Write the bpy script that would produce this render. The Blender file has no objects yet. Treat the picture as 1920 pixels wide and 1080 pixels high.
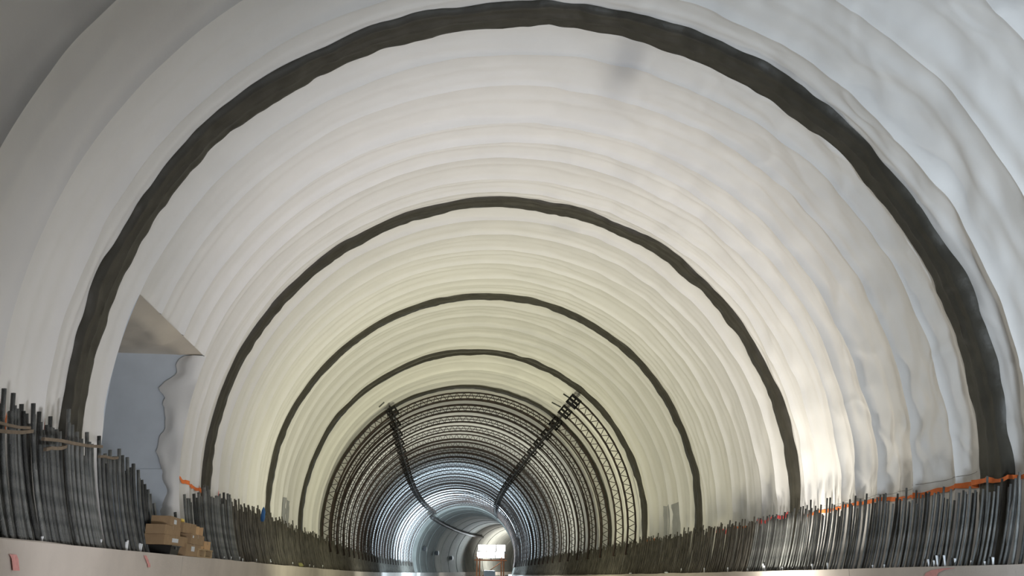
import bpy, math, random
import numpy as np
from mathutils import Matrix, Vector
random.seed(7); rng = np.random.default_rng(7)
SC = bpy.context.scene; COL = SC.collection
R = 7.0; ZC = 4.06                      # vault radius and height of the springline over the floor, metres
KH, KH2, KV, BZ = -.0076054, .0011633, .00056355, .99168

def axis(s):
    return KH*s*s/2 + KH2*s**3/6, KV*s*s/2
def slope(s):
    return KH*s + KH2*s*s/2
def X(s, lat, z):
    """tunnel coordinates (along, lateral, height over springline, in vault radii) -> world metres"""
    ox, oz = axis(s)
    return np.stack(np.broadcast_arrays(R*(ox+lat), R*(s-lat*slope(s)), ZC+R*(oz+z)), -1)
def PA(s, a, r=1.0):
    sn = np.sin(a)
    return X(s, r*np.cos(a), r*sn*np.where(sn > 0, BZ, 1.0))

# ------------------------------------------------------------------ camera
cam = bpy.data.cameras.new('camera'); co = bpy.data.objects.new('camera', cam); COL.objects.link(co)
cam.sensor_width = 36; cam.lens = 1873.96/1920*36; cam.clip_start = .05; cam.clip_end = 2000
yw, pt, rl = .0505789, .287061, .0184221
fwd = np.array([math.sin(yw)*math.cos(pt), math.cos(yw)*math.cos(pt), math.sin(pt)])
x0 = np.array([math.cos(yw), -math.sin(yw), 0.]); z0 = np.array([-math.sin(yw)*math.sin(pt), -math.cos(yw)*math.sin(pt), math.cos(pt)])
xr = math.cos(rl)*x0 + math.sin(rl)*z0; zr = -math.sin(rl)*x0 + math.cos(rl)*z0
cl = (-.2043*R, 0, ZC-.3502*R)
co.matrix_world = Matrix(((xr[0], zr[0], -fwd[0], cl[0]), (xr[1], zr[1], -fwd[1], cl[1]), (xr[2], zr[2], -fwd[2], cl[2]), (0, 0, 0, 1)))
SC.camera = co

# ------------------------------------------------------------------ world, lamps, exposure
w = bpy.data.worlds.new('world'); SC.world = w; w.use_nodes = True
w.node_tree.nodes['Background'].inputs[0].default_value = (.75, .88, 1, 1)
w.node_tree.nodes['Background'].inputs[1].default_value = .02
SC.view_settings.view_transform = 'Standard'; SC.view_settings.look = 'None'
SC.view_settings.gamma = 1; SC.view_settings.use_curve_mapping = False
SC.view_settings.exposure = 0.0

def lamp(name, s, lat, zf, aim, watts, col, size=.7, kind='AREA', cone=None, blend=.5):
    """an unseen site floodlight or added fill lamp: s along, lat across (vault radii), zf metres over the floor; aimed at a (s, lat, z) point"""
    d = bpy.data.lights.new(name, kind); d.energy = watts; d.color = col
    if kind == 'AREA': d.shape = 'DISK'; d.size = size
    elif kind == 'SPOT': d.shadow_soft_size = size/2; d.spot_size = math.radians(cone); d.spot_blend = blend
    else: d.shadow_soft_size = size/2
    o = bpy.data.objects.new(name, d); COL.objects.link(o)
    p = Vector(X(s, lat, -.58)); p.z += zf
    q = Vector(X(*aim)); o.location = p
    o.rotation_euler = (q-p).to_track_quat('-Z', 'Y').to_euler()
    return o
COOL = (.80, .90, 1.0); YEL = (.98, .95, .66); BLUE = (.66, .84, 1.0)
lamp('flood_front_right', .95, .62, 1.6, (2.5, .74, .48), 2750, COOL, .8, 'SPOT', 118, 1.0)
lamp('fill_front_left', 1.35, -.30, .6, (2.7, -.80, .22), 900, (.97, .97, 1.0), .8, 'SPOT', 98, 1.0)  # added fill, brightens the left side and the recess wall
lamp('fill_footing', 1.65, .1, .7, (2.2, -.88, -.42), 55, (1.0, .93, .86), .5)  # added fill for the left footing face
lamp('flood_wall_foot', 3.22, .70, 1.15, (3.22, .99, .16), 300, (1.0, .94, .82), .5)
lamp('flood_middle', 2.55, .0, .6, (3.45, 0, 1), 1150, (1.0, .915, .885), .8, 'SPOT', 122, 1.0)
lamp('flood_bay_four', 4.3, -.15, .6, (5.1, -.1, 1), 430, YEL, .8)
lamp('flood_bay_six', 6.2, .1, .6, (6.9, .1, 1), 480, YEL, .8)
lamp('flood_cage', 9.0, 0, .6, (9.8, 0, 1), 700, (.95, .95, .80), .8)
lamp('flood_cage_far', 13.0, 0, .6, (14.3, -.1, 1), 1700, BLUE, .8)
lamp('flood_cage_end', 16.9, .25, .8, (17.9, .1, 1), 7500, BLUE, .8)
lamp('fill_lining', 22.4, -.1, .6, (25.2, -.1, -.15), 260, (1, .98, .9), .8)  # added fill for the van front and gantry
lamp('fill_far_end', 29.0, .0, .6, (29.5, 0., 1), 5000, (1, .97, .9), .8)  # added fill behind the gantry, whitens the end around the floodlights

# ------------------------------------------------------------------ helpers
def obj(name, V, F, mat=None, parent=None, smooth=True, loc=None, data=None):
    if data is None:
        me = bpy.data.meshes.new(name)
        V = np.asarray(V, float)
        if loc is not None: V = V - np.asarray(loc, float)
        me.from_pydata(V.tolist(), [], [tuple(int(i) for i in f) for f in F])
        if mat is not None: me.materials.append(mat)
        if smooth: me.polygons.foreach_set('use_smooth', np.ones(len(me.polygons), bool))
        me.update()
    else: me = data
    o = bpy.data.objects.new(name, me); COL.objects.link(o)
    if loc is not None: o.location = loc
    if parent is not None: o.parent = parent
    return o
def empty(name, loc=(0, 0, 0), rz=0):
    o = bpy.data.objects.new(name, None); COL.objects.link(o); o.location = loc; o.rotation_euler.z = rz; o.empty_display_size = .2
    return o
def child(name, V, F, mat, parent, smooth=True):
    """a part given in world coordinates under an unrotated parent"""
    V = np.asarray(V, float) - np.array(parent.location[:])
    return obj(name, V, F, mat, parent, smooth)
def tag(o, label=None, cat=None, group=None, kind=None):
    if label: o['label'] = label
    if cat: o['category'] = cat
    if group: o['group'] = group
    if kind: o['kind'] = kind
    return o
def dup(o, parent=None):
    c = o.copy(); COL.objects.link(c)
    if parent is not None: c.parent = parent
    for ch in list(o.children): dup(ch, c)
    return c
class MB:
    def __init__(s): s.V = []; s.F = []; s.n = 0
    def add(s, V, F):
        V = np.asarray(V, float).reshape(-1, 3); s.V.append(V); s.F += [tuple(i+s.n for i in f) for f in F]; s.n += len(V); return s
    def box(s, x0, x1, y0, y1, z0, z1, M=None, bev=0):
        V = np.array([(x, y, z) for z in (z0, z1) for y in (y0, y1) for x in (x0, x1)], float)
        if M is not None: V = np.array([M @ Vector(v) for v in V])
        return s.add(V, [(0, 2, 3, 1), (4, 5, 7, 6), (0, 1, 5, 4), (2, 6, 7, 3), (0, 4, 6, 2), (1, 3, 7, 5)])
    def tube(s, pts, rad, n=6, cap=True, closed=False):
        pts = np.asarray(pts, float); m = len(pts); rad = np.broadcast_to(np.asarray(rad, float), (m,))
        t = np.gradient(pts, axis=0); t /= np.maximum(np.linalg.norm(t, axis=1, keepdims=True), 1e-9)
        up = np.array([0, 1., 0]) if abs(t[:, 1]).mean() < .8 else np.array([1., 0, 0])
        u = np.cross(t, up); u /= np.maximum(np.linalg.norm(u, axis=1, keepdims=True), 1e-9); v = np.cross(t, u)
        ph = np.arange(n)*2*math.pi/n
        V = pts[:, None] + rad[:, None, None]*(np.cos(ph)[None, :, None]*u[:, None] + np.sin(ph)[None, :, None]*v[:, None])
        F = [(i*n+j, i*n+(j+1) % n, (i+1)*n+(j+1) % n, (i+1)*n+j) for i in range(m-1) for j in range(n)]
        if cap: F += [tuple(range(n-1, -1, -1)), tuple((m-1)*n+j for j in range(n))]
        return s.add(V, F)
    def build(s, name, mat, parent=None, smooth=False, loc=None):
        return obj(name, np.concatenate(s.V), s.F, mat, parent, smooth, loc)
    def part(s, name, mat, parent, smooth=False):
        return child(name, np.concatenate(s.V), s.F, mat, parent, smooth)
def gridF(n, m):
    i, j = np.meshgrid(np.arange(n-1), np.arange(m-1), indexing='ij'); k = (i*m+j).ravel()
    return np.stack([k, k+1, k+m+1, k+m], 1)
def hash2(i, j, seed):
    h = np.sin(i*127.1 + j*311.7 + seed*74.7)*43758.5453
    return h - np.floor(h)
def vn(x, y, seed=0):
    """smooth value noise, -1..1"""
    x, y = np.broadcast_arrays(np.asarray(x, float), np.asarray(y, float))
    i, j = np.floor(x), np.floor(y); u, v = x-i, y-j; u = u*u*u*(u*(u*6-15)+10); v = v*v*v*(v*(v*6-15)+10)
    a = hash2(i, j, seed)*(1-u) + hash2(i+1, j, seed)*u; b = hash2(i, j+1, seed)*(1-u) + hash2(i+1, j+1, seed)*u
    return 2*(a*(1-v)+b*v)-1
def sstep(a, b, x):
    t = np.clip((x-a)/(b-a), 0, 1); return t*t*(3-2*t)

# ------------------------------------------------------------------ materials
def mat(name, col, rough=.6, metal=0, var=0., vscale=6., bump=0., bscale=40., col2=None, spec=None, emit=None, estr=0):
    m = bpy.data.materials.new(name); m.use_nodes = True; nt = m.node_tree; b = nt.nodes['Principled BSDF']
    b.inputs['Roughness'].default_value = rough; b.inputs['Metallic'].default_value = metal
    if spec is not None: b.inputs['Specular IOR Level'].default_value = spec
    c = (*col, 1)
    tc = nt.nodes.new('ShaderNodeTexCoord')
    if var or col2:
        n = nt.nodes.new('ShaderNodeTexNoise'); n.inputs['Scale'].default_value = vscale; n.inputs['Detail'].default_value = 5
        nt.links.new(tc.outputs['Object'], n.inputs['Vector'])
        r = nt.nodes.new('ShaderNodeValToRGB'); r.color_ramp.elements[0].position = .3; r.color_ramp.elements[1].position = .7
        r.color_ramp.elements[0].color = (*(col2 if col2 else [k*(1-var) for k in col]), 1); r.color_ramp.elements[1].color = c
        nt.links.new(n.outputs['Fac'], r.inputs['Fac']); nt.links.new(r.outputs['Color'], b.inputs['Base Color'])
    else: b.inputs['Base Color'].default_value = c
    if bump:
        n2 = nt.nodes.new('ShaderNodeTexNoise'); n2.inputs['Scale'].default_value = bscale; n2.inputs['Detail'].default_value = 4
        nt.links.new(tc.outputs['Object'], n2.inputs['Vector'])
        bp = nt.nodes.new('ShaderNodeBump'); bp.inputs['Strength'].default_value = bump; bp.inputs['Distance'].default_value = .02
        nt.links.new(n2.outputs['Fac'], bp.inputs['Height']); nt.links.new(bp.outputs['Normal'], b.inputs['Normal'])
    if emit: b.inputs['Emission Color'].default_value = (*emit, 1); b.inputs['Emission Strength'].default_value = estr
    return m
def membrane_mat(name, col, dirt_and_shade):
    m = mat(name, col, .5, 0, .05, 1.2, .22, 5., spec=.35); nt = m.node_tree; b = nt.nodes['Principled BSDF']
    src = b.inputs['Base Color'].links[0].from_socket
    at = nt.nodes.new('ShaderNodeAttribute'); at.attribute_name = 'dirt_and_shade'
    mx = nt.nodes.new('ShaderNodeMixRGB'); mx.inputs[2].default_value = (*dirt_and_shade, 1)
    nt.links.new(at.outputs['Fac'], mx.inputs[0]); nt.links.new(src, mx.inputs[1]); nt.links.new(mx.outputs[0], b.inputs['Base Color'])
    return m
M = dict(
    sheet=membrane_mat('white_membrane', (.80, .79, .77), (.30, .31, .34)),
    beige=membrane_mat('beige_membrane', (.88, .80, .67), (.50, .43, .34)),
    blue=mat('grey_blue_membrane', (.66, .72, .79), .7, 0, .10, 2., .1, 6),
    patch=mat('grey_patch_sheet', (.43, .44, .46), .65, 0, .25, 2.5),
    strip=mat('black_strip', (.056, .052, .041), .5, 0, .3, 3., 1.0, 3.2, spec=.32),
    conc=mat('footing_concrete', (.66, .60, .545), .85, 0, .14, 1.1, .2, 25),
    floor=mat('floor_concrete', (.20, .185, .165), .9, 0, .2, .8),
    lining=mat('lining_concrete', (.21, .215, .195), .8, 0, .25, .7, .2, 6),
    bar=mat('starter_bar_steel', (.175, .18, .175), .45, .35, .45, 5., .6, 90, col2=(.05, .057, .057)),
    bar_shaded=mat('shaded_bar_steel', (.14, .128, .105), .55, .3, .45, 3., col2=(.045, .042, .036)),  # browner far bars, their lack of light put into a darker colour
    gird=mat('girder_steel', (.050, .029, .020), .6, .2, .4, 4., col2=(.016, .012, .010)),
    plate=mat('plate_steel', (.018, .016, .014), .6, .2),
    orange=mat('orange_paint', (1.0, .24, .055), .7, 0, .15, 14),
    red=mat('red_paint', (.95, .13, .14), .7, 0, .15, 14),
    pink=mat('pink_paint', (.85, .40, .38), .8, 0, .2, 20),
    card=mat('cardboard', (.37, .25, .14), .8, 0, .16, 7.),
    card2=mat('cardboard_light', (.62, .40, .21), .8, 0, .12, 7.),
    tape=mat('parcel_tape', (.34, .20, .09), .35),
    paper=mat('paper_label', (.72, .76, .80), .6),
    wood=mat('pallet_wood', (.50, .36, .20), .75, 0, .3, 9.),
    batten=mat('old_batten', (.22, .17, .12), .8, 0, .3, 9.),
    crate=mat('black_plastic', (.018, .018, .017), .4),
    tubew=mat('pale_plastic_tube', (.74, .77, .80), .3),
    bluec=mat('blue_cloth', (.03, .13, .36), .8, 0, .2, 12),
    moss=mat('olive_sack', (.33, .32, .12), .85, 0, .3, 14),
    yellow=mat('yellow_plastic', (.80, .58, .12), .5),
    lampg=mat('lamp_face', (1, 1, 1), .4, emit=(.86, .95, 1.0), estr=28.),
    dark=mat('dark_painted_steel', (.03, .03, .03), .5, .3),
    gantry=mat('orange_gantry_steel', (.70, .26, .10), .55, .1, .2, 3),
    van=mat('white_vehicle_paint', (.78, .80, .84), .3),
    glass=mat('vehicle_glass', (.50, .55, .60), .35),
    tyre=mat('tyre_rubber', (.02, .02, .02), .8),
    wire=mat('string', (.25, .23, .2), .8),
)

_nt = M['bar'].node_tree; _b = _nt.nodes['Principled BSDF']; _s = _b.inputs['Base Color'].links[0].from_socket    # each bar weathered a little differently
_oi = _nt.nodes.new('ShaderNodeObjectInfo'); _mr = _nt.nodes.new('ShaderNodeMapRange'); _hs = _nt.nodes.new('ShaderNodeHueSaturation')
_mr.inputs['To Min'].default_value = .38; _mr.inputs['To Max'].default_value = 1.75
_nt.links.new(_oi.outputs['Random'], _mr.inputs['Value']); _nt.links.new(_mr.outputs[0], _hs.inputs['Value']); _nt.links.new(_s, _hs.inputs['Color']); _nt.links.new(_hs.outputs[0], _b.inputs['Base Color'])

# ------------------------------------------------------------------ vault surface
S1, S2, S3, S4, S5 = (2.117, 2.223), (3.409, 3.506), (4.672, 4.772), (5.935, 6.035), (7.10, 7.20)
SEAM = [1.12, 1.30, 1.53, 1.775, 2.0, 2.165, 2.35, 2.53, 2.76, 2.90, 3.03, 3.21, 3.33, 3.455, 3.62, 3.80, 3.98, 4.16, 4.40, 4.60, 4.722,
        4.88, 5.08, 5.31, 5.56, 5.80, 5.985, 6.25, 6.52, 6.84, 7.15, 7.6, 8.1, 8.7, 9.3, 9.9, 10.6, 11.3, 12.0, 12.8, 13.6, 14.4, 15.2, 16.0, 17.0, 18.0, 19.5]
seam = np.array(SEAM)
def memb(s, a):
    """radius of the wrinkled membrane"""
    s, a = np.broadcast_arrays(np.asarray(s, float), np.asarray(a, float))
    k = np.clip(np.searchsorted(seam, s, 'right')-1, 0, len(seam)-2)
    wdt = seam[k+1]-seam[k]; t = np.clip((s-seam[k])/wdt, 0, 1)
    amp = (.046+.066*hash2(k, k*0+3., 1))*np.minimum(wdt, .26)
    near = 1-sstep(7.5, 9, s)
    skew = t**(.75+.7*hash2(k, k*0+9., 5))
    r = 1 + amp*np.sqrt(np.clip(4*skew*(1-skew), 0, 1))**1.3
    r = r + .0035*vn(s*2.2, a*2.4, 2)
    for kk in (k, k+1):                      # welts along the seams
        r = r - .0046*(.5+.9*hash2(kk, kk*0+0., 14))*(1+.5*vn(a*3+kk*3.3, a*0, 16))*np.exp(-((s-seam[kk])/.013)**2)
    for q in (1, 2):                         # folds between them
        pos = seam[k]+wdt*(0, .36+.2*hash2(k, k*0+1., 11), .70+.14*hash2(k, k*0+2., 12))[q] + wdt*.06*vn(a*2.3+k*7.1, a*0, 13+q)
        r = r - wdt/.2*(0, .0030, .0024)[q]*(.55+.9*hash2(k, k*0+q, 14))*(1+.6*vn(a*3+k*3.3, a*0, 16))*np.exp(-((s-pos)/(wdt*(0, .08, .10)[q]))**2)
    right = 1-sstep(.75, 1.55, a); front = 1-sstep(2.6, 4.2, s)
    r = r + near*(.0024+.0050*right*front)*vn(s*9+1.5*vn(s*3, a*3, 8), a*3.2+s*1.5, 4)
    r = r + near*right*front*.0085*np.abs(vn(s*5.0+a*4.2, a*2.6-s*2.2, 12))
    r = r + near*(.0012+.0022*(1-sstep(1.2, 1.9, a)))*vn(s*15, a*13, 6)
    r = r + near*right*(1-sstep(2.7, 3.4, s))*.0030*(vn(s*14+a*5, a*9-s*4, 18)+.6*vn(s*30, a*19+s*6, 19))
    cr = vn(s*3.4+a*2.6+.5*vn(s*7, a*5, 42), a*3.0-s*2.4, 41)
    r = r - near*(.0007+.0034*right*(1-sstep(2.2, 3.0, s)))*np.exp(-(cr/.085)**2)*(.5+.5*vn(s*4, a*4, 43))
    cr = vn(s*5-a*3.6, a*4.2+s*2.0, 44)
    r = r - near*(.0006+.0022*right*(1-sstep(2.4, 3.4, s)))*np.exp(-(cr/.09)**2)*(.5+.5*vn(s*5, a*4, 45))
    r = r + near*.0014*np.exp(-((a-1.15)/.42)**2)*vn(a*36, s*9, 20)
    return r
def dirt_and_shade(s, a):
    s, a = np.broadcast_arrays(s, a)
    n = .5+.5*vn(s*3.2, a*7, 21); n2 = .5+.5*vn(s*11, a*6, 22)
    d = (1-sstep(-.02, .13, a+.06*n))*sstep(.35, .75, n*.55+n2*.45)*sstep(2.2, 3.0, s)*.55
    d += .58*np.exp(-((s-2.36-.18*(a-1.34))/.16)**2-((a-1.345)/.045)**2)
    d += .10*sstep(.55, .9, .5+.5*vn(s*6, a*9, 23))*np.exp(-((a-1.25)/.35)**2)*sstep(2.3, 2.6, s)
    d += .9*(1-sstep(-.24, -.10, a))*(1-sstep(2.6, 3.4, s))*.35  # footing's shadow on the lower right wall, painted in as darkening
    for (sc_, sw, at_, w_) in ((4.08, .07, .03, .5), (3.73, .06, .045, .7), (3.9, .12, -.04, .45), (5.0, .1, -.02, .35)):
        d += w_*np.exp(-((s-sc_)/sw)**2)*(1-sstep(at_-.05, at_+.02, a+.03*vn(s*25, a*20, 25)))*(.7+.3*vn(s*20, a*12, 26))
    return np.clip(d, 0, 1)
A0, A1 = -.335, math.pi+.335
NS0, NS1, NTOP = 2.35, 3.03, 2.842
ceiling = tag(empty('ceiling', tuple(X(0., 0., 1.))), 'white crinkled waterproofing membrane lining the tunnel vault', None, None, 'structure')
def set_dirt_and_shade(o, s, a):
    at = o.data.attributes.new('dirt_and_shade', 'FLOAT', 'POINT'); at.data.foreach_set('value', dirt_and_shade(s, a).astype(np.float32).ravel())
for k in range(len(SEAM)-1):
    s0, s1 = SEAM[k], SEAM[k+1]
    a1 = NTOP if (s0 >= NS0-1e-6 and s1 <= NS1+1e-6) else A1
    ns = 40 if 1.2 < s0 < 4.5 else (28 if s0 < 7.2 else 5)
    na = (420 if s0 < 3.4 else 260) if 1.2 < s0 < 4.5 else (150 if s0 < 7.2 else 70)
    s, a = np.meshgrid(np.linspace(s0, s1, ns), np.linspace(A0, a1, na), indexing='ij')
    r = memb(np.minimum(s, s1-1e-6), a)
    o = child('membrane_sheet', PA(s, a, r).reshape(-1, 3), gridF(ns, na), M['sheet'], ceiling)
    set_dirt_and_shade(o, s, a)

# black strips over the block joints
def strip(name, sr, label, na=420):
    a = np.linspace(A0+.03, A1-.03, na); c = .5*(sr[0]+sr[1]); h = .5*(sr[1]-sr[0])
    wob = .010*vn(a*7, 0*a, sr[0])+.006*vn(a*19, 0*a, sr[0]+2); wid = h*(1+.12*vn(a*9, 0*a, sr[0]+5))
    u = np.linspace(-1, 1, 13); U, AA = np.meshgrid(u, a, indexing='ij')
    s = c + wob[None]*.7 + U*wid[None]
    r = np.minimum(memb(s, AA), memb(np.full_like(s, c), AA)+.004) - .0048 - .0032*np.abs(vn(s*13+AA*9, AA*15-s*9, 31)) - .0017*(vn(AA*34+s*20, s*18-AA*6, 33))
    r = np.minimum(r, memb(s, AA)-.0032); r[0] = memb(s[0], a)-.0004; r[-1] = memb(s[-1], a)-.0004
    loc = PA(c, math.pi/2, 1.0)
    V = PA(s, AA, r).reshape(-1, 3)
    o = obj(name, V, gridF(13, na), M['strip'], None, True, loc)
    return tag(o, label, 'membrane strip', 'black strips over the joints')
strip('joint_strip', S1, 'broad black membrane strip, the widest arch, nearest the camera')
strip('joint_strip', S2, 'second black arch strip from the camera, just behind the wall recess')
strip('joint_strip', S3, 'third black arch strip, midway between recess and steel cage')
strip('joint_strip', S4, 'thin fourth black arch strip, ahead of the two detached right girders', 180)
strip('joint_strip', S5, 'thinnest black arch strip, right at the front of the steel cage', 150)

# paint, patches on the membrane
def ribbon(name, pts, w, m, par=ceiling, lift=.0022, n=60, seed=0, rag=.35):
    pts = np.array(pts); t = np.linspace(0, 1, n); q = np.linspace(0, 1, len(pts))
    s = np.interp(t, q, pts[:, 0]); a = np.interp(t, q, pts[:, 1])
    ww = w*(1+rag*vn(t*n*.35, 0*t, seed)); off = w*.5*vn(t*n*.18, 0*t, seed+1)
    A = np.stack([a+off-ww/2, a+off, a+off+ww/2]); S = np.stack([s]*3)
    rr = memb(S, A)-.0022*(lift > .01)
    if lift > .01: rr = np.where(np.abs(S-2.17) < .085, np.minimum(rr, memb(2.17+0*S, A)+.004)-.012, rr); lift = 0    # crosses the broad strip
    return child(name, PA(S, A, rr-lift).reshape(-1, 3), gridF(3, n), m, par)
for i, (p, w_, m_) in enumerate([([(1.75, -.112), (2.05, -.115), (2.25, -.114), (2.6, -.1145)], .0115, 'orange'), ([(2.6, -.1145), (2.85, -.112), (3.25, -.116)], .010, 'orange'),
        ([(3.27, -.116), (3.38, -.118)], .010, 'orange'), ([(3.42, -.100), (3.66, -.110)], .014, 'red'), ([(3.70, -.110), (3.86, -.113)], .014, 'red'), ([(4.0, -.117), (4.22, -.119)], .009, 'orange'),
        ([(5.62, -.115), (5.95, -.117)], .013, 'orange'), ([(4.3, -.124), (4.45, -.124)], .013, 'red'),
        ([(3.05, math.pi+.062), (3.14, math.pi+.064)], .008, 'orange'), ([(3.14, math.pi+.066), (3.42, math.pi+.085)], .011, 'orange'), ([(3.66, math.pi+.076), (3.70, math.pi+.09)], .03, 'red'),
        ([(1.83, math.pi+.075), (1.87, math.pi+.085)], .03, 'orange'), ([(2.0, math.pi+.085), (2.04, math.pi+.10)], .03, 'orange'), ([(6.0, math.pi+.09), (6.12, math.pi+.10)], .035, 'red')]):
    ribbon('paint_line', p, w_, M[m_], seed=i*3, lift=.011 if i == 0 else .0022)
def patch(s0, s1, a0, a1, m):
    s, a = np.meshgrid(np.linspace(s0, s1, 8), np.linspace(a0, a1, 10), indexing='ij')
    s = s + .012*vn(a*30, s*9, 3); a = a + .012*vn(s*14, a*9, 5)
    return child('membrane_patch', PA(s, a, memb(s, a)-.0025).reshape(-1, 3), gridF(8, 10), m, ceiling)
for q in [(5.14, 5.50, -.115, .055), (5.28, 5.52, math.pi-.05, math.pi+.10)]: patch(*q, M['patch'])
ribbon('string_line', [(2.25, -.085), (2.6, -.095), (2.85, -.099), (3.2, -.103)], .0012, M['wire'], lift=.004, rag=0)

# ------------------------------------------------------------------ recess in the left wall (a cross passage)
ZT = math.sin(NTOP)*BZ; XIN = -math.cos(NTOP)
def xwall(z): return -np.sqrt(np.clip(1-np.where(z > 0, z/BZ, z)**2, 0, 1))
DEEP = -1.75
zz = np.linspace(-.33, ZT, 30); uu = np.linspace(0, 1, 30)
def cross(name, s, n1=30, lift=0., mm='blue'):
    Z, U = np.meshgrid(zz, uu, indexing='ij'); L = xwall(Z)*(1-U)+DEEP*U
    o = obj(name, X(s+.004*vn(Z*9, L*9, 41)*0, L, Z).reshape(-1, 3), gridF(30, 30), M[mm], None, True, X(s, -1.0, -.3)); return tag(o, None, None, None, 'structure')
fw = cross('wall_recess_far', NS1); tag(fw, 'grey blue sheeted end face of the recess in the left wall')
nw = cross('wall_recess_near', NS0)
Z, Sg = np.meshgrid(zz, np.linspace(NS0, NS1, 6), indexing='ij')
tag(obj('wall_recess_back', X(Sg, DEEP+0*Z, Z).reshape(-1, 3), gridF(30, 6), M['blue'], None, True, X(NS0, DEEP, 0.)), None, None, None, 'structure')
s, L = np.meshgrid(np.linspace(NS0, NS1, 34), np.linspace(-XIN, DEEP, 60)*1.0, indexing='ij'); L = np.broadcast_to(np.linspace(-XIN, DEEP, 60)[None], s.shape)
edge = np.clip((-L-XIN)/.05, 0, 1); es = np.clip(np.minimum(s-NS0, NS1-s)/.06, 0, 1)
z = ZT - .012*np.abs(vn(s*7+L*9, L*8-s*5, 51))*edge*es - .02*edge*es*np.sin((s-NS0)/(NS1-NS0)*math.pi) + .004*vn(s*22, L*20, 53)*edge*es
o = obj('ceiling_recess', X(s, L, z).reshape(-1, 3), gridF(34, 60), M['beige'], None, True, X(NS0, -1., ZT)); set_dirt_and_shade(o, s*0, s*0+1.5); tag(o, None, None, None, 'structure')
o.data.attributes['dirt_and_shade'].data.foreach_set('value', (.18+.10*vn(s*6, L*7, 55)).clip(0, 1).astype(np.float32).ravel())
# lower backing sheet with its overlap edge, and the pale flap wrapped round the far jamb
Z, U = np.meshgrid(np.linspace(-.31, -.052, 8), uu, indexing='ij'); L = (xwall(Z)-.0)*(1-U)+DEEP*U
child('membrane_sheet', X(NS1-.006, L, Z+.004*vn(L*9, 0*L, 61)).reshape(-1, 3), gridF(8, 30), M['blue'], fw)
zf = np.linspace(-.30, ZT-.004, 60); U = np.linspace(0, 1, 12); Zf, Uf = np.meshgrid(zf, U, indexing='ij')
wf = .022+.045*np.clip(.5+.5*vn(zf*26, 0*zf, 62)+.12*vn(zf*70, 0*zf, 64), 0, 1)+.03*sstep(.02, .16, zf)*(1-sstep(.22, .28, zf))
Lf = xwall(Zf)+.012 - (wf[:, None]+.012)*Uf
o = child('membrane_flap', X(NS1-.006-.007*np.sin(Uf*math.pi)*(1+vn(Zf*12, Uf*2, 63)), Lf, Zf).reshape(-1, 3), gridF(60, 12), M['sheet'], fw)
o.data.attributes.new('dirt_and_shade', 'FLOAT', 'POINT').data.foreach_set('value', (.02+.06*Uf).astype(np.float32).ravel())

# ------------------------------------------------------------------ footing walls and floor
XK, ZK = .8792, -.2989
def footing(name, sgn, label):
    w_ = tag(empty(name, tuple(X(0., sgn*XK, ZK))), label, None, None, 'structure')
    edges = [-1.0, .2, 1.45, 2.72, 3.86, 4.98, 6.2, 7.4, 8.7, 10, 11.3, 12.6, 13.9, 15.2, 16.5, 17.8, 19.4, 21, 23, 25, 27, 29, 31, 33]
    for s0, s1 in zip(edges[:-1], edges[1:]):
        n = 24; s = np.linspace(s0+.0013, s1-.0013, n)
        wv = .0012*vn(s*5, 0*s, 71)+.0007*vn(s*17, 0*s, 72); xk = XK if s0 < 19.3 else XK*.93
        prof = [(xk+.0015, -.58), (xk, -.30), (xk+.002, ZK-.002), (xk+.006, ZK), (.99, ZK), (.99, -.58)]
        V = np.stack([X(s, sgn*(px+(wv if 0 < i < 3 else 0)), pz+(wv if i in (2, 3) else 0)) for i, (px, pz) in enumerate(prof)], 1)
        F = [(i*6+j, (i+1)*6+j, (i+1)*6+(j+1) % 6, i*6+(j+1) % 6) for i in range(n-1) for j in range(6)]
        F += [(0, 1, 2, 3, 4, 5), tuple((n-1)*6+j for j in (5, 4, 3, 2, 1, 0))]
        child('footing_block', V.reshape(-1, 3), F, M['conc'], w_, False)
    return w_
wl = footing('wall_left', -1, 'pale concrete footing wall along the left side')
wr = footing('wall_right', 1, 'pale concrete footing wall along the right side')
def splash(par, sgn, s0, z0, pts, w_):
    n = len(pts); P_ = np.array(pts); s = s0+P_[:, 0]; z = z0+P_[:, 1]
    V = np.concatenate([X(s-w_/2, sgn*(XK-.0022), z), X(s+w_/2, sgn*(XK-.0022), z)])
    child('paint_mark', V, [(i, i+1, n+i+1, n+i) for i in range(n-1)], M['pink'], par, False)
splash(wl, -1, 2.40, -.312, [(-.03, .005), (-.01, -.004), (0, -.010), (.01, -.014), (.012, -.020)], .022)
splash(wl, -1, 1.66, -.328, [(-.01, .006), (0, 0), (.012, -.018)], .026)
splash(wr, 1, 2.22, -.308, [(-.05, .004), (0, .001), (.03, -.005), (.05, -.02)], .06)
s = np.linspace(-1, 34, 60)
tag(obj('floor', np.concatenate([X(s, -1., -.58), X(s, 1., -.58)]), [(i, 60+i, 61+i, i+1) for i in range(59)], M['floor'], None, False, X(0., 0., -.58)), None, None, None, 'structure')

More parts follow.
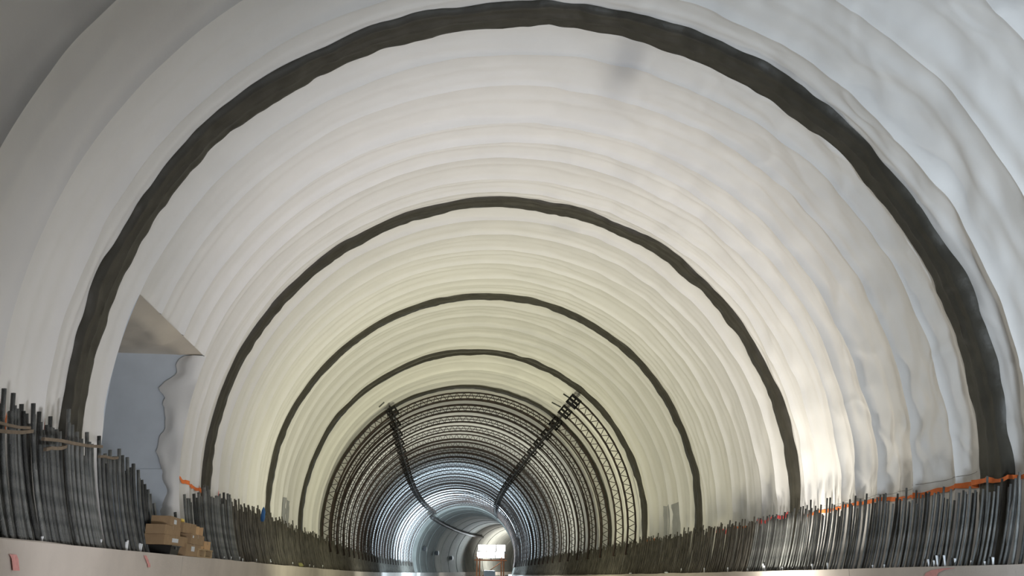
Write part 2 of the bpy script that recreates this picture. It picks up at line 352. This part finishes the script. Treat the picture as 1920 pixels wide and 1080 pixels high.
# ------------------------------------------------------------------ starter bars
def bar_mesh(sgn, r, h, rad, n=6):
    """a bent bar rising h (vault radii) from the footing, local to its foot, following the wall"""
    z = np.linspace(ZK-.012, ZK+h, n); x = np.sqrt(r*r-z*z); x -= math.sqrt(r*r-ZK*ZK)
    p = np.stack([sgn*x*R, 0*z, (z-ZK)*R], 1)
    return MB().tube(p, rad, 6)
protos = {}
def bar_data(sgn, row, hq):
    k = (sgn, row, hq)
    if k not in protos:
        b = bar_mesh(sgn, (.948, .978)[row], hq/100, .029 if sgn < 0 else .0195)
        me = bpy.data.meshes.new('starter_bar'); me.from_pydata(np.concatenate(b.V).tolist(), [], b.F); me.materials.append(M['bar'])
        me.polygons.foreach_set('use_smooth', np.ones(len(me.polygons), bool)); protos[k] = me
    return protos[k]
ZONE = {-1: [(2.0, 'before the broad black strip'), (2.36, 'around the foot of the broad black strip'), (2.76, 'under the wall recess'), (3.35, 'behind the cartons'), (3.65, 'at the foot of the second black strip'), (99, 'beyond the second black strip')],
        1: [(2.05, 'nearest the camera, before the broad black strip'), (2.30, 'at the foot of the broad black strip'), (2.75, 'just beyond the broad black strip'), (3.30, 'midway to the second black strip'), (3.60, 'at the foot of the second black strip'), (99, 'beyond the second black strip')]}
def bar_label(sgn, row, s):
    z = next(z for lim, z in ZONE[sgn] if s < lim)
    sd = 'left' if sgn < 0 else 'right'; rw = ('front', 'back')[row]
    return '%s steel starter bar, %s row, %s footing, %s' % ('dark' if sgn < 0 else 'grey', rw, sd, z), '%s row bars on the %s footing %s' % (rw, sd, z)
mass = MB(); count = {-1: 0, 1: 0}
def hbase(sgn, s):
    if sgn > 0: return np.interp(s, [1.7, 2.2, 2.6, 3.2, 4, 6, 8, 20], [.166, .166, .176, .186, .182, .182, .18, .18])
    return np.interp(s, [1.5, 1.85, 2.2, 2.36, 2.6, 2.72, 3.0, 3.1, 3.3, 4, 4.6, 6, 20], [.215, .222, .213, .205, .18, .12, .12, .17, .205, .20, .195, .185, .18])
def put_bar(sgn, row, s, h, lean, tilt):
    global mass
    r = (.948, .978)[row]; foot = X(s, sgn*math.sqrt(r*r-ZK*ZK), ZK)
    if count[sgn] < 150:
        count[sgn] += 1
        o = bpy.data.objects.new('starter_bar', bar_data(sgn, row, int(round(h*100)))); COL.objects.link(o)
        o.location = foot; o.rotation_euler = (lean, tilt, -math.atan(slope(s)))
        lb, gp = bar_label(sgn, row, s); tag(o, lb, 'steel bar', gp)
    else:
        Mx = Matrix.Translation(foot) @ Matrix.Rotation(-math.atan(slope(s)), 4, 'Z') @ Matrix.Rotation(lean, 4, 'X') @ Matrix.Rotation(tilt, 4, 'Y')
        b = bar_mesh(sgn, r, h, .020, 4); V = np.concatenate(b.V)
        mass.add(V @ np.array(Mx.to_3x3()).T + np.array(Mx.translation), b.F)
for sgn in (-1, 1):
    s = 1.55 if sgn < 0 else 1.80
    while s < 19.2:
        gap = sgn < 0 and 2.74 < s < 3.06
        for row in (1, 0):
            if gap and (row == 0 or random.random() < .72): continue
            if sgn < 0 and row == 0 and 2.46 < s < 3.16: continue
            for k in range(2 if (sgn < 0 and random.random() < .5) else 1):
                h = hbase(sgn, s)*(1+random.gauss(0, .072 if sgn < 0 else .05)) + random.choice((0, 0, .0, .012, -.012))
                if gap: h = random.choice((.1, .05, .13))
                put_bar(sgn, row, s+random.uniform(-.006, .006)+k*.0085, h*(1-k*random.choice((0, .02, .06))), random.gauss(.07 if sgn < 0 else .05, .03), random.gauss(0, .008))
        s += random.uniform(*((.018, .050) if sgn < 0 else (.020, .032)))*(1 if s < 7 else 1.3)
o = mass.build('starter_bar_mass', M['bar_shaded'], None, True, tuple(X(5., 0., ZK)))
tag(o, 'dense far rows of steel starter bars running on towards the cage', 'steel bars', None, 'stuff')

# battens wired across the left bars
def batten(p0, p1, rad, label, r=.925):
    a_, b_ = PA(p0[0], p0[1], r), PA(p1[0], p1[1], r); loc = tuple((a_+b_)/2)
    t = np.linspace(0, 1, 5)[:, None]; P_ = a_*(1-t)+b_*t; P_[:, 2] += .01*np.sin(t[:, 0]*7)
    d = (b_-a_)/np.linalg.norm(b_-a_); up = np.array([0, 0, 1.]); sd = np.cross(d, up); V = []
    for q in P_: V += [q-sd*rad-up*rad, q+sd*rad-up*rad, q+sd*rad+up*rad, q-sd*rad+up*rad]
    F = [(i*4+j, i*4+(j+1) % 4, i*4+4+(j+1) % 4, i*4+4+j) for i in range(4) for j in range(4)]+[(3, 2, 1, 0), (16, 17, 18, 19)]
    tag(obj('wooden_batten', V, F, M['batten'], None, False, loc), label, 'batten', 'battens tied across the left bars')
pi = math.pi
batten((1.56, pi+.140), (1.74, pi+.1245), .016, 'upper batten tied across the leftmost bars')
batten((1.56, pi+.158), (1.75, pi+.129), .021, 'lower batten tied across the leftmost bars')
batten((1.80, pi+.135), (2.115, pi+.107), .020, 'upper batten tied over the foot of the broad black strip')
batten((1.81, pi+.1535), (1.91, pi+.135), .021, 'short lower batten beside the foot of the broad black strip')
batten((2.10, pi+.130), (2.222, pi+.118), .018, 'short batten tied at the right end of the tall left bars')

# pale tube stubs along the foot of the bars
sidx = 0
def stub(sgn, s, h=.12, rad=.015):
    lat = XK+.022; z = np.array([0, .25, .5, .9, 1])*h; p = X(s, sgn*lat, ZK)
    b = MB().tube(np.stack([p[0]+0*z, p[1]+z*random.uniform(-.2, .2), p[2]-.01+z], 1), [rad, rad, rad, rad*1.25, rad*1.2], 8)
    tag(b.build('plastic_tube', M['tubew'], None, True, tuple(p)), 'short pale plastic tube at the foot of the %s bars' % ('left' if sgn < 0 else 'right'), 'tube', 'pale tubes on the %s footing' % ('left' if sgn < 0 else 'right'))
for s in (1.82, 2.13, 2.30, 2.31, 2.40, 2.415, 3.36, 3.47, 3.62, 3.68, 3.96, 4.3, 4.32, 5.0, 5.7, 5.9, 6.4): stub(-1, s, random.uniform(.08, .17), .016)
for s in (2.035, 2.065, 2.12, 2.19, 2.235, 2.27, 2.285, 2.31, 2.55, 2.62, 2.93, 3.05, 3.22, 3.32, 3.34, 3.5, 3.52, 3.7, 3.95, 4.3, 4.7): stub(1, s, random.uniform(.06, .19), .016)

def lump(name, c, rad, m, label, cat, seed):
    u, v = np.meshgrid(np.linspace(0, 2*pi, 15)[:-1], np.linspace(-pi/2, pi/2, 9), indexing='ij')
    rr = 1+.22*vn(u*1.3+seed, v*2, seed)
    V = np.stack([c[0]+rad[0]*rr*np.cos(v)*np.cos(u), c[1]+rad[1]*rr*np.cos(v)*np.sin(u), c[2]+rad[2]*rr*np.sin(v)], -1).reshape(-1, 3)
    V[:, 2] = np.maximum(V[:, 2], c[2]-rad[2]*.8)
    F = [(i*9+j, ((i+1) % 14)*9+j, ((i+1) % 14)*9+j+1, i*9+j+1) for i in range(14) for j in range(8)]
    return tag(obj(name, V, F, m, None, True, tuple(c)), label, cat)
c = X(4.05, -.905, -.12); lump('cloth', c, (.06, .09, .20), M['bluec'], 'blue cloth hung on the left bars below the third arch strip', 'cloth', 3)
c = X(5.25, -.90, ZK)+np.array([0, 0, .06]); lump('sack', c, (.14, .22, .08), M['moss'], 'small olive sack lying at the foot of the left bars', 'sack', 4)
for i, s in enumerate((4.95, 5.85)):
    c = X(s, .889, ZK)+np.array([0, 0, .025]); lump('rag', c, (.06, .16, .03), M['paper'], ('white rag on the right footing, nearer one', 'white rag on the right footing, farther one, by the detached girders')[i], 'rag', 5+i)

# ------------------------------------------------------------------ cartons, bin and pallet on the left footing
def carton(s0, s1, z0, z1, off, dep, rz, label, cm, tape=True, lab=None, name='carton'):
    if s0 < 2.95: s0, s1, z0, z1 = s0+.06, s1+.05, z0*.9, z1*.9
    c_s = .5*(s0+s1); base = X(c_s, -(XK+.006+off+dep/2), ZK)+np.array([0, 0, z0*1.0])
    o = tag(empty(name, tuple(base), rz-math.atan(slope(c_s))), label, 'box', 'cartons on the left footing')
    ly, lx, h = (s1-s0)*R/2, dep*R/2, z1-z0
    e = .006
    b = MB(); b.box(-lx, lx, -ly, ly, 0, h-e); body = obj('carton_body', np.concatenate(b.V), b.F, M[cm], o, False)
    for sg in (-1, 1):
        f = MB(); f.box(-lx, lx, min(sg*ly, sg*.004), max(sg*ly, sg*.004), h-e, h); obj('flap', np.concatenate(f.V), f.F, M[cm], o, False)
    if tape:
        t = MB(); t.box(-lx, lx, -.025, .025, h, h+.002); t.box(lx, lx+.002, -.025, .025, h*.62, h); obj('tape', np.concatenate(t.V), t.F, M['tape'], body, False)
    if lab:
        y, zc, wy, wz = lab
        t = MB(); t.box(lx+.001, lx+.003, (y-wy)*ly*1., (y+wy)*ly, (zc-wz)*h, (zc+wz)*h); l_ = obj('paper_label', np.concatenate(t.V), t.F, M['paper'], body, False); l_['label'] = 'white paper label'
    return o
carton(2.700, 2.905, .0, .245, .000, .050, .03, 'large brown carton at the bottom of the stack with a white label', 'card', True, (-.1, .62, .22, .20))
b_ = X(2.655, -(XK+.03), ZK)
bo = tag(empty('bin', tuple(b_)), 'black plastic bin under the left end of the carton stack', 'bin')
m_ = MB(); q = [( .17, .26, 0), (.19, .30, .17)]
V = []
for (x_, y_, z_) in [(.16, .25, 0), (.185, .29, .15), (.165, .27, .15), (.145, .235, .02)]: V += [(-x_, -y_, z_), (x_, -y_, z_), (x_, y_, z_), (-x_, y_, z_)]
F = [(i*4+j, i*4+(j+1) % 4, i*4+4+(j+1) % 4, i*4+4+j) for i in range(3) for j in range(4)]+[(3, 2, 1, 0), (12, 13, 14, 15)]
obj('bin_body', V, F, M['crate'], bo, False)
m_.box(-.2, .2, -.305, .305, .138, .154).box(.185, .197, -.05, .05, .09, .14); obj('rim', np.concatenate(m_.V), m_.F, M['crate'], bo, False)
carton(2.515, 2.735, .175, .365, .004, .052, -.03, 'brown carton resting on the black bin, white label on its side', 'card', True, (-.1, .5, .26, .2))
carton(2.745, 2.955, .248, .455, .002, .052, .05, 'brown carton stacked on the large bottom carton', 'card', True, (-.72, .72, .08, .12))
carton(2.505, 2.685, .368, .545, .008, .046, .02, 'brown carton second from the top at the left end of the stack', 'card')
carton(2.695, 2.83, .458, .66, .006, .046, -.04, 'brown carton beside the topmost one, third tier of the stack', 'card')
carton(2.545, 2.695, .548, .72, .010, .046, .06, 'topmost brown carton of the stack with a white label', 'card', True, (-.05, .45, .24, .24))
carton(2.835, 2.89, .458, .64, .012, .04, -.25, 'slim light tan carton standing on the right of the third tier', 'card2')
carton(2.895, 2.945, .458, .63, .006, .04, .2, 'slim light tan carton leaning at the right end of the stack', 'card2')
carton(2.955, 3.00, .25, .47, .014, .04, .0, 'light tan carton behind the brown second tier, right end', 'card2')
b = MB(); c = X(2.79, -(XK+.03), ZK)+np.array([0, 0, .597]); b.tube(np.array([c, c+(0, 0, .03), c+(0, 0, .06), c+(0, .0, .075)]), [.06, .065, .055, .02], 10)
tag(b.build('tape_roll', M['yellow'], None, True, tuple(c)), 'small yellow pot on the carton stack', 'pot')
# pallet
ps0, ps1 = 2.915, 3.105; pc = X(.5*(ps0+ps1), -(XK+.036), ZK)
pal = tag(empty('pallet', tuple(pc), -math.atan(slope(3.0))), 'wooden pallet carrying two light tan cartons beside the stack', 'pallet')
Ly = (ps1-ps0)*R/2; Dx = .20
for i, y in enumerate((-Ly+.05, 0, Ly-.05)):
    k = MB().box(-Dx, Dx, y-.05, y+.05, .02, .135); obj('block', np.concatenate(k.V), k.F, M['wood'], pal, False)
for i, x_ in enumerate((-.15, 0, .15)):
    k = MB().box(x_-.05, x_+.05, -Ly, Ly, 0, .02); obj('bottom_plank', np.concatenate(k.V), k.F, M['wood'], pal, False)
    k = MB().box(x_-.06, x_+.06, -Ly, Ly, .135, .158); obj('top_plank', np.concatenate(k.V), k.F, M['wood'], pal, False)
carton(2.965, 3.035, .16, .335, .012, .045, .03, 'light tan carton on the pallet, next to the brown stack', 'card2')
carton(3.038, 3.105, .16, .325, .010, .045, -.04, 'light tan carton on the outer end of the pallet', 'card2')

# ------------------------------------------------------------------ lattice girders of the cage
RO, RI = .982, .934
def arc(r, a): return np.stack([R*r*np.cos(a), 0*a, R*r*np.sin(a)*np.where(np.sin(a) > 0, BZ, 1)], 1)
def girder_parts(a0, a1, p0, p1):
    L = abs(a1-a0)*R; n = max(8, int(L/.55)); a = np.linspace(a0, a1, n)
    parts = {}
    parts['outer_chord'] = MB().tube(arc(RO, a), .042, 6); parts['inner_chord'] = MB().tube(arc(RI, a), .046, 6)
    m = int(L/.38); az = np.linspace(a0, a1, m*2+1); z = np.array([arc(RO if (i % 2) else RI, az[i:i+1])[0] for i in range(len(az))])
    b = MB()
    for i in range(len(z)-1): b.tube(z[i:i+2]+np.array([0, (.02 if i % 2 else -.02), 0]), .015, 4, False)
    parts['lacing'] = b
    out = [(k, v) for k, v in parts.items()]
    for (aa, on) in ((a0, p0), (a1, p1)):
        if not on: continue
        pl = MB(); c_, s_ = math.cos(aa), math.sin(aa); rad = np.array([c_, 0, s_*BZ]); tg = np.array([-s_, 0, c_])
        def slab(r0, r1, t0, t1, y=0., th=.02):
            q = [rad*r_+tg*t_+np.array([0, y_, 0]) for y_ in (y-th, y+th) for (r_, t_) in ((r0, t0), (r1, t0), (r1, t1), (r0, t1))]
            pl.add(q, [(0, 1, 2, 3), (7, 6, 5, 4), (0, 4, 5, 1), (1, 5, 6, 2), (2, 6, 7, 3), (3, 7, 4, 0)])
        lo, hi_ = R*RI-.10, R*RO+.03; mid = .5*(lo+hi_)
        for yy in (-.06, .10):                                    # splice plates with bolt windows
            for (r0, r1) in ((lo, lo+.09), (mid-.035, mid+.035), (hi_-.08, hi_)): slab(r0, r1, -.26, .26, yy)
            for tc in (-.225, 0., .225): slab(lo, hi_, tc-.04, tc+.04, yy)
        for tc in (-.02, .02): slab(lo, hi_, tc-.012, tc+.012, 0., .30); slab(lo, lo+.10, tc-.012, tc+.012, 0., .9); slab(hi_-.10, hi_, tc-.012, tc+.012, 0., .9)   # end plates bolted face to face
        out.append(('joint_plate', pl))
    return out
AL, AR = 2.19, .885
AB = -.20
def girder_proto(a0, a1, p0, p1):
    res = []
    for (k, b) in girder_parts(a0, a1, p0, p1):
        me = bpy.data.meshes.new(k); me.from_pydata(np.concatenate(b.V).tolist(), [], b.F); me.materials.append(M['plate' if k == 'joint_plate' else 'gird'])
        if k != 'joint_plate': me.polygons.foreach_set('use_smooth', np.ones(len(me.polygons), bool))
        res.append((k, me))
    return res
GP = {'left': girder_proto(math.pi-AB, AL, False, True), 'crown': girder_proto(AL, AR, False, False), 'right': girder_proto(AR, AB, True, False)}
def girder(kind, s, label, group, ds=0.):
    ox, oz = axis(s)
    o = tag(empty('lattice_girder', (R*ox, R*s, ZC+R*oz), -math.atan(slope(s))), label, 'girder', group)
    for (k, me) in GP[kind]:
        obj(k, None, None, None, o, data=me)
    return o
girder('right', 6.13, 'nearest of two detached lattice girders on the right wall before the cage', 'detached girders')
girder('right', 6.54, 'second detached lattice girder on the right wall, just before the cage', 'detached girders')
ORD = ['frontmost'] + [x+' from the front' for x in 'second third fourth fifth sixth seventh eighth ninth tenth eleventh twelfth'.split()]
s = 7.02; i = 0
while s < 19.2:
    for kd in ('left', 'crown', 'right'):
        sk = s + {'left': 0, 'crown': .26, 'right': .05}[kd]
        if kd == 'right' and False: continue
        lb = {'left': 'lattice girder leg on the left of the cage, %s', 'crown': 'lattice girder arch over the crown of the cage, %s', 'right': 'lattice girder leg on the right of the cage, %s'}[kd] % (ORD[i] if i < len(ORD) else 'deep among the far ones')
        girder(kd, sk, lb, 'cage girders %s' % {'left': 'on the left', 'crown': 'over the crown', 'right': 'on the right'}[kd])
    s += .56 if s < 9.4 else .47; i += 1
for (an, rr_, sd, pos) in ((AL, RI-.008, 'left', 'inner'), (AL+.012, RO-.004, 'left', 'outer'), (AR, RI-.008, 'right', 'inner'), (AR-.012, RO-.004, 'right', 'outer')):
    ss = np.linspace(7.0, 19.35, 60); P_ = PA(ss, an, rr_)
    tag(MB().tube(P_, .035, 6).build('tie_bar', M['plate'], None, True, tuple(P_[0])), '%s long tie bar along the upper %s splice line of the cage' % (pos, sd), 'steel bar', 'tie bars of the cage')
for (p0, p1, lb) in (((6.282, .968), (6.264, .904), 'short anchor bar ahead of the nearest detached girder'), ((6.701, .997), (6.658, .931), 'short anchor bar ahead of the second detached girder'), ((6.695, 2.263), (6.658, 2.2215), 'short anchor bar ahead of the left splice line of the cage')):
    P_ = np.array([PA(p0[0], p0[1], .985), PA(p1[0], p1[1], .985)]); tag(MB().tube(P_, .035, 6).build('anchor_bar', M['bar'], None, True, tuple(P_.mean(0))), lb, 'steel bar', 'short anchor bars')
# hoops of bar between the girders
def hoop_mesh():
    a = np.linspace(AB, math.pi-AB, 60); b = MB().tube(arc(.966, a), .027, 5)
    me = bpy.data.meshes.new('hoop_bar'); me.from_pydata(np.concatenate(b.V).tolist(), [], b.F); me.materials.append(M['gird']); return me
HM = hoop_mesh(); s = 7.32; hi = 0
while s < 19.3:
    ox, oz = axis(s); o = obj('hoop_bar', None, None, data=HM, loc=(R*ox, R*s, ZC+R*oz)); o.rotation_euler.z = -math.atan(slope(s))
    tag(o, 'thin steel hoop bar arching through the cage, %s' % (ORD[hi] if hi < 8 else 'deep among the far ones'), 'steel bar', 'hoop bars of the cage'); s += .19 if s < 9.4 else .30; hi += 1

# ------------------------------------------------------------------ concrete lining beyond the cage
lin = tag(empty('ceiling_lining', tuple(X(19.5, 0., .92))), 'finished grey lining of the tunnel beyond the cage', None, None, 'structure')
s0 = 19.5; k = 0
while s0 < 33.5:
    s1 = s0+.55; a = np.linspace(-.6, math.pi+.6, 60); r = .924 - .012*(k % 2)
    pr = [(s0, 1.03 if k == 0 else .955), (s0, r), (s0+.04, r-.004), (s1-.04, r-.004), (s1, r), (s1, .955)]
    S_, A_ = np.meshgrid(np.arange(6), a, indexing='ij'); SS = np.array([p[0] for p in pr])[S_]; RR = np.array([p[1] for p in pr])[S_]
    child('lining_ring', PA(SS, A_, RR).reshape(-1, 3), gridF(6, 60), M['lining'], lin, False); s0 = s1; k += 1
S_, A_ = np.meshgrid(np.array([0., 1.]), np.linspace(-.7, math.pi+.7, 40), indexing='ij')
tag(obj('wall_end', PA(33.5+0*S_, A_, .97*S_).reshape(-1, 3), gridF(2, 40), M['lining'], None, False, X(33.5, 0., 0.)), None, None, None, 'structure')
S_, A_ = np.meshgrid(np.array([0., 1.]), np.linspace(-.7, math.pi+.7, 40), indexing='ij')
tag(obj('ceiling_dark_shell', PA(-1.0+2.12*S_, A_, 1.012+0*S_).reshape(-1, 3), gridF(2, 40), M['dark'], None, True, X(0., 0., 1.)), None, None, None, 'structure')  # unseen dark shell added before the membrane to cut bounced light
tag(obj('wall_back', PA(-1.0+0*S_, A_, 1.02*S_).reshape(-1, 3), gridF(2, 40), M['dark'], None, False, X(-1., 0., 0.)), None, None, None, 'structure')  # unseen end cap, dark to keep bounced light low

# cable bundle running on from the left joint line
ss = np.linspace(18.6, 27.5, 40); P_ = PA(ss, 2.27+.10*sstep(18.6, 27, ss), .885+.01*vn(ss*2, 0*ss, 81)); b = MB().tube(P_, .27, 8)
tag(b.build('cable_bundle', M['plate'], None, True, tuple(P_[0])), 'thick dark cable bundle along the upper left of the far lining', 'cable')
def wall_box(s, a, label):
    p = PA(s, a, .87); o = tag(empty('junction_box', tuple(p), -math.atan(slope(s))), label, 'box', 'boxes on the far left wall')
    b = MB().box(-.15, .25, -.5, .5, -.3, .3); obj('cabinet', np.concatenate(b.V), b.F, M['dark'], o, False)
    b = MB().box(.25, .28, -.42, .42, -.24, .24); obj('lid', np.concatenate(b.V), b.F, M['dark'], o, False)
    b = MB().box(-.3, -.15, -.1, .1, -.1, .1); obj('bracket', np.concatenate(b.V), b.F, M['plate'], o, False)
wall_box(20.3, pi-.18, 'small dark box on the far left lining, nearest of three')
wall_box(22.4, pi-.12, 'small dark box on the far left lining, middle of three')
wall_box(24.6, pi-.03, 'small dark box on the far left lining, deepest of three')

# ------------------------------------------------------------------ gantry, floodlights and van at the far end
SG = 26.6; gx = axis(SG)[0]; gs = slope(SG)
def G(lat, ds, zf): p = X(SG+ds, lat, 0.); return np.array([p[0], p[1], zf])
gan = tag(empty('gantry', tuple(G(-.25, 0, 0.))), 'orange steel work gantry below the far floodlights', 'gantry')
zoff = R*axis(SG)[1]
for lat in (-.56, .06):
    for ds in (-.12, .25):
        p = G(lat, ds, 0); MB().box(p[0]-.12, p[0]+.12, p[1]-.12, p[1]+.12, zoff, zoff+4.7).part('post', M['gantry'], gan)
p, q = G(-.62, -.15, 0), G(.12, .28, 0)
MB().box(p[0], q[0], p[1], q[1], zoff+4.0, zoff+4.2).part('deck', M['gantry'], gan)
for zr in (4.65, 5.0): MB().box(p[0], q[0], p[1], p[1]+.06, zoff+zr, zoff+zr+.06).part('rail', M['gantry'], gan)
p2 = G(-.56, -.12, 0); q2 = G(.06, -.12, 0)
MB().tube(np.array([(p2[0], p2[1], zoff+.6), (q2[0], q2[1], zoff+3.8)]), .07, 6).part('brace', M['gantry'], gan)
FN = ['left end of the lower row', 'middle of the lower row', 'right end of the lower row', 'left end of the upper row', 'middle of the upper row', 'right end of the upper row']
for j in range(6):
    c = G((-.46, -.22, .02)[j % 3], -.1+.12*(j//3), zoff+5.0+1.25*(j//3)); o = tag(empty('floodlight', tuple(c)), 'glaring white floodlight on the gantry, '+FN[j], 'floodlight', 'floodlights on the gantry')
    MB().box(c[0]-.78, c[0]+.78, c[1]-.02, c[1]+.2, c[2]-.56, c[2]+.56).part('housing', M['dark'], o)
    MB().box(c[0]-.74, c[0]+.74, c[1]-.05, c[1]-.02, c[2]-.52, c[2]+.52).part('lamp_face', M['lampg'], o)
    MB().box(c[0]-.04, c[0]+.04, c[1]+.05, c[1]+.13, zoff+4.2, c[2]-.56).part('stand', M['dark'], o)
vp = G(-.05, -1.3, 0) + np.array([0, 0, R*axis(SG-1.3)[1]]); van = tag(empty('van', tuple(vp)), 'white van parked on the floor before the gantry', 'van')
def vprism(prof, x0, x1):
    b = MB(); n = len(prof); V = [vp+np.array([x0, y, z]) for y, z in prof]+[vp+np.array([x1, y, z]) for y, z in prof]
    return b.add(V, [tuple(range(n)), tuple(range(2*n-1, n-1, -1))]+[(i, n+i, n+(i+1) % n, (i+1) % n) for i in range(n)])
vprism([(-2.5, .4), (-2.5, 1.1), (-1.7, 1.3), (-1.0, 2.3), (2.5, 2.4), (2.6, .4)], -.95, .95).part('vehicle_body', M['van'], van)
vprism([(-1.72, 1.33), (-1.06, 2.2), (-1.10, 2.22), (-1.78, 1.33)], -.82, .82).part('windscreen', M['glass'], van)
for x_ in (-.9, .9):
    for y_ in (-1.6, 1.7):
        c = vp+np.array([x_, y_, .36]); MB().tube(np.array([c-(.12, 0, 0), c+(.12, 0, 0)]), .36, 14).part('wheel', M['tyre'], van)
    c = vp+np.array([x_*.75, -2.52, .85]); MB().box(c[0]-.14, c[0]+.14, c[1]-.03, c[1]+.02, c[2]-.1, c[2]+.1).part('headlamp', M['paper'], van)
